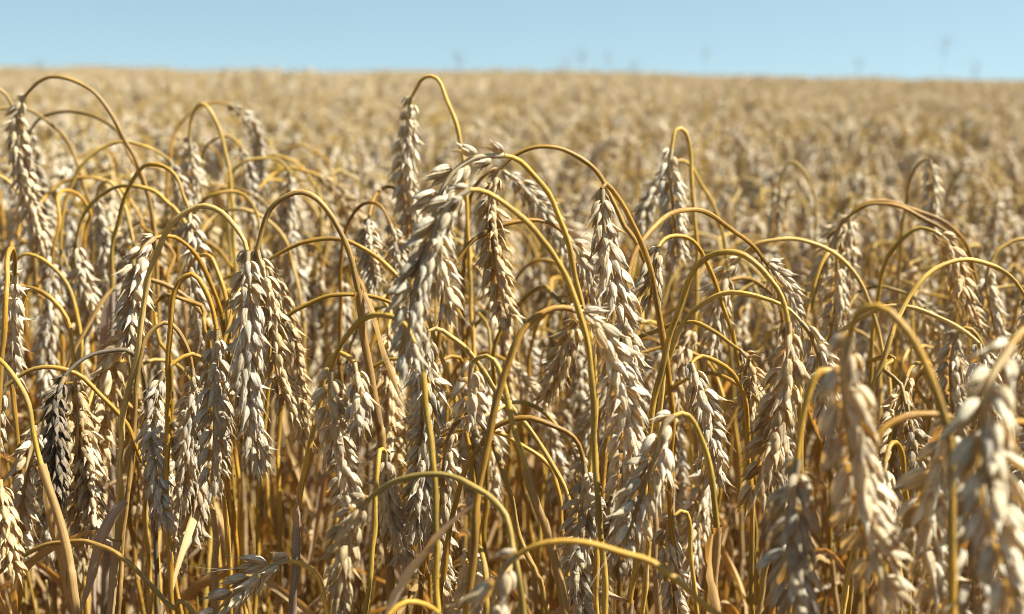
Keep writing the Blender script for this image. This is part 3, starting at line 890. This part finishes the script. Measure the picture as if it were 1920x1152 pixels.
def build_hero(k, Y, wd, roll, stem, ear, label, land='', dd=0.0, dark=False, sparse=1.0, sheath=None, blade=None, bw=0.0030, rt=0.00155, leafmat=None):
    rg = np.random.default_rng(5000 + k)
    n = len(stem) + len(ear)
    dd = dd if dd else rg.normal() * 0.02
    pts = []
    for i, (x, y) in enumerate(list(stem) + list(ear)):
        f = i / (n - 1)
        pts.append(at(x, y, Y + dd * (f - 0.75) * 2))
    sp, ep = pts[:len(stem)], pts[len(stem):]
    a, b = sp[0], sp[1]
    sl = (a - b) / max(0.02, abs(a[2] - b[2]))
    sl = np.clip(sl, -0.5, 0.5)
    h = a[2]
    base = np.array([a[0] + sl[0] * h * 0.35, a[1] + sl[1] * h * 0.35 + rg.normal() * .01, 0.0])
    mid1 = a + (np.array([sl[0] * .7, sl[1] * .7, -1]) * h * 0.3)
    mid2 = base * 0.55 + mid1 * 0.45
    mid2[2] = h * .33
    root = bpy.data.objects.new('wheat_plant', None)
    root.empty_display_size = 0.05
    S.collection.objects.link(root)
    root.location = base
    tag(root, label, 'wheat', G_NEAR)
    C, s = resample([base, mid2, mid1] + sp + [ep[0]], 0.004)
    C = wobble(C - base, s, k, .0006)
    mb = MB()
    L = s[-1]
    nd = [rg.uniform(.20, .3), rg.uniform(.40, .5), rg.uniform(.6, .7)]
    stem_tube(mb, C, s, rt * .73 * wd ** .5, rt * 1.04 * wd ** .5, nd)
    tint(link('stem', mb.mesh('stem', [M_DSTEM if dark else M_STEM]), root), STEM_TINT, rg, stem_kind(label, rg))
    # sheath and dry blade
    td = rg.uniform(.2, .36)
    if sheath is not None:
        tgt = at(sheath[0], sheath[1], Y) - base
        td = L - s[int(np.argmin(np.linalg.norm(C - tgt, axis=1)))]
    bl = None
    if blade:
        bl = [at(x, y, Y - 0.012 * i / len(blade)) - base for i, (x, y) in enumerate(blade)]
    link('leaf', leaf_mesh(C, s, td, 7000 + k, bl, bw).mesh('leaf', [{'pale': M_PALE, 'grey': M_GREY, 'tan': M_TAN}.get(leafmat, M_LEAF)]), root)
    # ear: rachis, with each spikelet a piece of its own
    EC, lay = ear_layout(np.array(ep) - base, wd * .87, roll, k, sparse)
    mb = MB()
    tube(mb, EC, np.linspace(.0012, .0005, len(EC)) * wd, 6)
    eo = link('ear', mb.mesh('ear', [M_RACH]), root)
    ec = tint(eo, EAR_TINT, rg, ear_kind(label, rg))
    for M, f in lay:
        if dark:
            me = SPK_DARK_ME[int(rg.integers(4))]
        elif rg.random() < 0.10 + 0.25 * (f > .75):
            me = SPK_AWN_ME[int(rg.integers(len(SPK_AWN_ME)))]
        else:
            me = SPK_ME[int(rg.integers(len(SPK_ME)))]
        o = link('spikelet', me, eo)
        o.matrix_basis = Matrix(M.tolist())
        o.color = ec
    em = ear[len(ear) // 2]
    hero_info.append((em, land, Y))


for k, h_ in enumerate(HEROES):
    build_hero(k, **h_)

# ------------------------------------------------------------------ the kinds of plant in the stand
def archetype(i, H=0.90, spk=SPK, seg=8, step=0.006, awn=True, estep=1.0, with_leaf=True, far=False):
    rg = np.random.default_rng(900 + i)
    Rx = rg.uniform(.010, .026) if far else rg.uniform(.014, .044)
    Rz = Rx * rg.uniform(1.0, 1.7)
    cz = H - Rz
    th_end = R(rg.uniform(25, 110)) if far else R(rg.uniform(0, 80))
    ths = np.linspace(math.pi, th_end, 7)
    lean = rg.normal() * .05
    P = [(lean * 1.6, rg.normal() * .01, 0), (lean * .9, 0, .3), (lean * .3, rg.normal() * .006, .6), (0, 0, cz - .06)]
    P += [(Rx + Rx * math.cos(t), 0.004 * rg.normal(), cz + Rz * math.sin(t)) for t in ths]
    end = np.array(P[-1])
    d = np.array([math.sin(th_end), 0, -math.cos(th_end)])
    neck = end + d * .012
    el = rg.uniform(.078, .105)
    E = [neck]
    for q in range(4):
        d = d * .6 + np.array([rg.normal() * .07, rg.normal() * .12, -1]) * .4
        d /= np.linalg.norm(d)
        E.append(E[-1] + d * el / 4)
    C, s = resample(P + [neck], step)
    if not far:
        C = wobble(C, s, i, .0009)
    st = MB()
    stem_tube(st, C, s, .0010 if far else .00118, .0014 if far else .0017, [.24, .45, .66] if step < .01 else [], seg)
    lf = None
    if with_leaf:
        lf = leaf_mesh(C, s, rg.uniform(.12, .33), 950 + i, None, .004)
    EC, lay = ear_layout(np.array(E), rg.uniform(1.15, 1.32) if far else rg.uniform(0.98, 1.14), rg.uniform(0, 3.14), 70 + i, estep)
    er = MB()
    tube(er, EC[::2], np.linspace(.0012, .0005, len(EC[::2])), 5, 1)
    for M, f in lay:
        src = spk[int(rg.integers(len(spk)))]
        if awn and rg.random() < .2:
            src = SPK_AWN[int(rg.integers(len(SPK_AWN)))]
        er.add(src, M)
    return st, er, lf, np.array(E).mean(0)


ARCH = [archetype(i) for i in range(14)]
ARCH_ME = [(a[0].mesh('stem', [M_STEM]), a[1].mesh('ear', [M_HUSK, M_RACH]), a[2].mesh('leaf', [M_LEAF])) for a in ARCH]

# every plant of the stand: position, turn, height
pts = []
cell = 0.047


def top_delta(x, Y, r):
    """How far below the lens the crook of a plant at (x, Y) stands."""
    left = x < -0.12 * Y
    if Y < .86:
        return r.uniform(.11, .18)
    if Y < 1.35:
        return r.uniform(.065, .15) if left else r.uniform(.12, .185)
    if Y < 2.1:
        return r.uniform(.08, .17) if left else r.uniform(.115, .19)
    return r.uniform(.09, .19)


rs = random.Random(77)
Y = 0.40
while Y < 6.0:
    half = 0.36 * Y * 1.2 + 0.36
    x = -half
    while x < half:
        px_, py_ = x + rs.uniform(0, cell), Y + rs.uniform(0, cell)
        x += cell
        inside = abs(px_) < 0.36 * py_ + 0.10
        if py_ < .70 and inside:
            continue
        if py_ < .90 and inside and rs.random() < .35:
            continue
        if py_ < .86 and inside and 20 < project((px_, py_, .85))[0] < 235:
            continue
        sc = (CAM_Z - top_delta(px_, py_, rs)) / .90
        pts.append((px_, py_, rs.uniform(0, 6.283), sc, rs.randrange(14)))
    Y += cell
near = [p for p in pts if abs(p[0]) < 0.36 * p[1] + .0 and p[1] > .7]
near.sort(key=lambda p: p[1])
N_THINGS = 300 - len(HEROES)
things = near[:N_THINGS]
tset = set(id(p) for p in things)

G_STAND = 'ripe wheat plants in the rows behind the front ears'
lands = [(em, l) for em, l, yy in hero_info if l]
DIRS = ['just right of', 'below and right of', 'just beneath', 'below and left of', 'just left of', 'above and left of',
        'just above', 'above and right of']
used = {}
TURN = ['crook bent right', 'crook bent away', 'crook bent left', 'crook bent forward']
for (x, y, rz, sc, ai) in things:
    root = bpy.data.objects.new('wheat_plant', None)
    root.empty_display_size = 0.05
    S.collection.objects.link(root)
    root.location = (x, y, 0)
    root.rotation_euler = (0, 0, rz)
    root.scale = (sc, sc, sc)
    for nm, me in zip(('stem', 'ear', 'leaf'), ARCH_ME[ai]):
        o = bpy.data.objects.new(nm, me)
        S.collection.objects.link(o)
        o.parent = root
        tint(o, EAR_TINT if nm == 'ear' else STEM_TINT, rs)
    e = ARCH[ai][3] * sc
    ex = x + e[0] * math.cos(rz) - e[1] * math.sin(rz)
    ey = y + e[0] * math.sin(rz) + e[1] * math.cos(rz)
    u, v = project((ex, ey, e[2]))
    best = None
    for (hx, hy), l in sorted(lands, key=lambda q: (q[0][0] - u) ** 2 + (q[0][1] - v) ** 2)[:12]:
        ang = math.degrees(math.atan2(v - hy, u - hx)) % 360
        dk = DIRS[int((ang + 22.5) // 45) % 8]
        tk = TURN[int((math.degrees(rz) + 45) // 90) % 4]
        if used.get((l, dk, tk)):
            continue
        best = (l, dk, tk)
        break
    if best is None:
        best = (l, dk, tk)
    used[best] = True
    tag(root, f'wheat {best[2]}, {best[1]} {best[0]}', 'wheat', G_STAND)

# ------------------------------------------------------------------ the rest of the field, one object
lib = bpy.data.collections.new('wheat_kinds')


def whole(i, arc, mats):
    mb = MB()
    I = np.eye(4)
    st, er, lf, _ = arc
    mb.add(st, I, 0)
    mb.add(er, I, 1)
    if lf is not None:
        mb.add(lf, I, 3)
    return mb


def kind(i, mb):
    o = bpy.data.objects.new(f'kind_{i:02d}', mb.mesh('wheat_kind', [M_STEM, M_HUSK, M_RACH, M_LEAF]))
    lib.objects.link(o)


for i in range(14):
    kind(i, whole(i, ARCH[i], None))
for i in range(8):
    kind(24 + i, whole(i, archetype(60 + i, far=True, step=0.008), None))
# broken straw and shrivelled blades caught between the stems
for i in range(5):
    rg = np.random.default_rng(700 + i)
    mb = MB()
    for q in range(7):
        az, r0 = rg.uniform(0, 6.28), rg.uniform(0, .07)
        b0 = np.array([r0 * math.cos(az), r0 * math.sin(az), 0])
        Ht = rg.uniform(.45, .80)
        tip = b0 + np.array([rg.normal() * .10, rg.normal() * .10, Ht])
        md_ = (b0 + tip) / 2 + rg.normal(size=3) * np.array([.03, .03, 0])
        C, s = resample([b0, md_, tip], .03)
        tube(mb, C, np.linspace(.0014, .0008, len(C)), 6, 0)
        if q < 4:
            d = rg.normal(size=3)
            d[2] = -abs(d[2]) - .3
            d /= np.linalg.norm(d)
            Lb = rg.uniform(.08, .2)
            B, _ = resample([tip, tip + d * Lb * .3 + rg.normal(size=3) * .012, tip + d * Lb * .65 + rg.normal(size=3) * .02,
                             tip + d * Lb + rg.normal(size=3) * .02], .008)
            strip(mb, B, rg.uniform(.0014, .003), rg.uniform(.4, 1.1), rg.uniform(0, 3), rg.uniform(2, 6), 3, i * 10 + q)
    kind(14 + i, mb)
# patches of coarser plants for the distance
LOWA = [archetype(40 + i, spk=SPK_LOW, seg=4, step=0.03, awn=False, estep=1.5, with_leaf=False, far=True) for i in range(8)]
LOWW = [whole(i, a, None) for i, a in enumerate(LOWA)]
PS = 0.5
NP = 5
for i in range(NP):
    rp = random.Random(60 + i)
    mb = MB()
    for q in range(100):
        sc = (CAM_Z - rp.uniform(.08, .21)) / .90
        A = Matrix.Translation((rp.uniform(-PS / 2, PS / 2), rp.uniform(-PS / 2, PS / 2), 0)) @ Matrix.Rotation(rp.uniform(0, 6.28), 4, 'Z') @ Matrix.Scale(sc, 4)
        mb.add(LOWW[rp.randrange(8)], A)
    kind(19 + i, mb)

P_co, P_rot, P_sc, P_ix = [], [], [], []
for p in pts:
    if id(p) in tset:
        continue
    P_co.append((p[0], p[1], 0)); P_rot.append((0, 0, p[2])); P_sc.append(p[3]); P_ix.append(24 + p[4] % 8 if p[1] > 1.4 and rs.random() < .8 else p[4])
for q in range(2200):
    yy = .55 + 2.3 * rs.random() ** .8
    xx = rs.uniform(-1, 1) * (.36 * yy * 1.2 + .2)
    P_co.append((xx, yy, 0)); P_rot.append((0, 0, rs.uniform(0, 6.28))); P_sc.append(rs.uniform(.8, 1.0) if yy > .8 else rs.uniform(.7, .9)); P_ix.append(14 + rs.randrange(5))
Y = 6.0 + PS / 2
while Y < 62:
    half = 0.36 * Y * 1.2 + 0.6
    x = -half
    while x < half:
        xx, yy = x + rs.uniform(-.1, .1), Y + rs.uniform(-.1, .1)
        swell = (0.03 * math.sin(xx * .55 + 1) + 0.025 * math.sin(xx * 1.3 + yy * .4)) * (1 + yy / 60)
        P_co.append((xx, yy, float(ground_z(xx, yy))))
        P_rot.append((0, 0, rs.randrange(4) * math.pi / 2 + rs.uniform(-.2, .2)))
        P_sc.append(1.0 + swell + rs.uniform(-.02, .02) + (rs.uniform(.02, .07) if rs.random() < .12 else 0))
        P_ix.append(19 + rs.randrange(NP))
        x += PS
    Y += PS
me = bpy.data.meshes.new('wheat_field')
me.vertices.add(len(P_co))
me.vertices.foreach_set('co', np.array(P_co, np.float32).ravel())
for nm, tp, dat, key in (('turn', 'FLOAT_VECTOR', P_rot, 'vector'), ('size', 'FLOAT', P_sc, 'value'), ('which', 'INT', P_ix, 'value')):
    at_ = me.attributes.new(nm, tp, 'POINT')
    at_.data.foreach_set(key, np.array(dat, np.int32 if tp == 'INT' else np.float32).ravel())
field = link('wheat_field', me)
tag(field, 'dense stand of ripe golden wheat running back to the skyline', 'wheat field', None, 'stuff')
ng = bpy.data.node_groups.new('wheat_scatter', 'GeometryNodeTree')
ng.interface.new_socket('Geometry', in_out='INPUT', socket_type='NodeSocketGeometry')
ng.interface.new_socket('Geometry', in_out='OUTPUT', socket_type='NodeSocketGeometry')
gi = ng.nodes.new('NodeGroupInput')
go = ng.nodes.new('NodeGroupOutput')
ip = ng.nodes.new('GeometryNodeInstanceOnPoints')
ci = ng.nodes.new('GeometryNodeCollectionInfo')
ci.inputs['Collection'].default_value = lib
ci.inputs['Separate Children'].default_value = True
ci.inputs['Reset Children'].default_value = True
ip.inputs['Pick Instance'].default_value = True


def named(nm, tp):
    n = ng.nodes.new('GeometryNodeInputNamedAttribute')
    n.data_type = tp
    n.inputs['Name'].default_value = nm
    return n.outputs['Attribute']


e2r = ng.nodes.new('FunctionNodeEulerToRotation')
ng.links.new(named('turn', 'FLOAT_VECTOR'), e2r.inputs[0])
ng.links.new(gi.outputs[0], ip.inputs['Points'])
ng.links.new(ci.outputs[0], ip.inputs['Instance'])
ng.links.new(named('which', 'INT'), ip.inputs['Instance Index'])
ng.links.new(e2r.outputs[0], ip.inputs['Rotation'])
ng.links.new(named('size', 'FLOAT'), ip.inputs['Scale'])
ng.links.new(ip.outputs[0], go.inputs[0])
md = field.modifiers.new('wheat_scatter', 'NODES')
md.node_group = ng

# ------------------------------------------------------------------ wild grasses over the skyline
WEEDS = [(1775, 72, 15, .9, 'tallest grey wild grass plume above the skyline, over the nodding ear near the right edge'),
         (1325, 92, 16, .7, 'small grey grass plume on the skyline above the slender hooked ear pair'),
         (1060, 108, 13, .7, 'faint grass plume on the skyline, right of the tall hook'),
         (1090, 95, 14, .8, 'thin grey grass plume beside a fainter one, right of the tall hook'),
         (1140, 102, 15, .7, 'leaning grass plume among several on the middle skyline'),
         (1190, 118, 13, .8, 'squat dark grass plume on the skyline, last of the middle cluster'),
         (860, 102, 15, 1.0, 'pale spreading grass plume on the skyline just right of the tall hook'),
         (75, 112, 12, .6, 'short dull grass plume on the skyline above the leftmost long arch'),
         (1830, 118, 14, .7, 'low grass plume on the skyline beside the tallest plume'),
         (1610, 112, 15, .7, 'short grass plume alone on the skyline above the blurred field')]
for i, (px, py, Yd, sz, lb) in enumerate(WEEDS):
    rg = np.random.default_rng(40 + i)
    top = at(px, py, Yd)
    base = np.array([top[0] + rg.normal() * .05, Yd, 0.0])
    root = bpy.data.objects.new('wild_grass', None)
    S.collection.objects.link(root)
    root.location = base
    tag(root, lb, 'wild grass', 'wild grasses poking above the skyline')
    H = top - base
    C, s = resample([np.zeros(3), H * np.array([.2, 0, .4]), H * np.array([.6, 0, .75]), H], .03)
    mb = MB()
    tube(mb, C, np.linspace(.0025, .001, len(C)), 6)
    link('stalk', mb.mesh('stalk', [M_WEED]), root)
    mb = MB()
    for q in range(int(48 * sz)):
        f = rg.uniform(.0, 1)
        p = np.array([np.interp(s[-1] - f * .22 * sz, s, C[:, a]) for a in range(3)])
        az = rg.uniform(0, 6.28)
        ln = (.03 + .09 * math.sin(math.pi * min(1, f * .8 + .15))) * sz
        d = np.array([math.cos(az), math.sin(az), rg.uniform(.4, 1.4)])
        hair(mb, p, d, ln, .0009, rg)
        e = p + d / np.linalg.norm(d) * ln
        P = husk(.012, .006, LEMMA, 1.7, .0005, 0, rg, 5, 4)
        A = rotz(az) @ roty(rg.uniform(.3, 1.2))
        mb.grid(P @ A.T + e)
    link('plume', mb.mesh('plume', [M_WEED]), root)
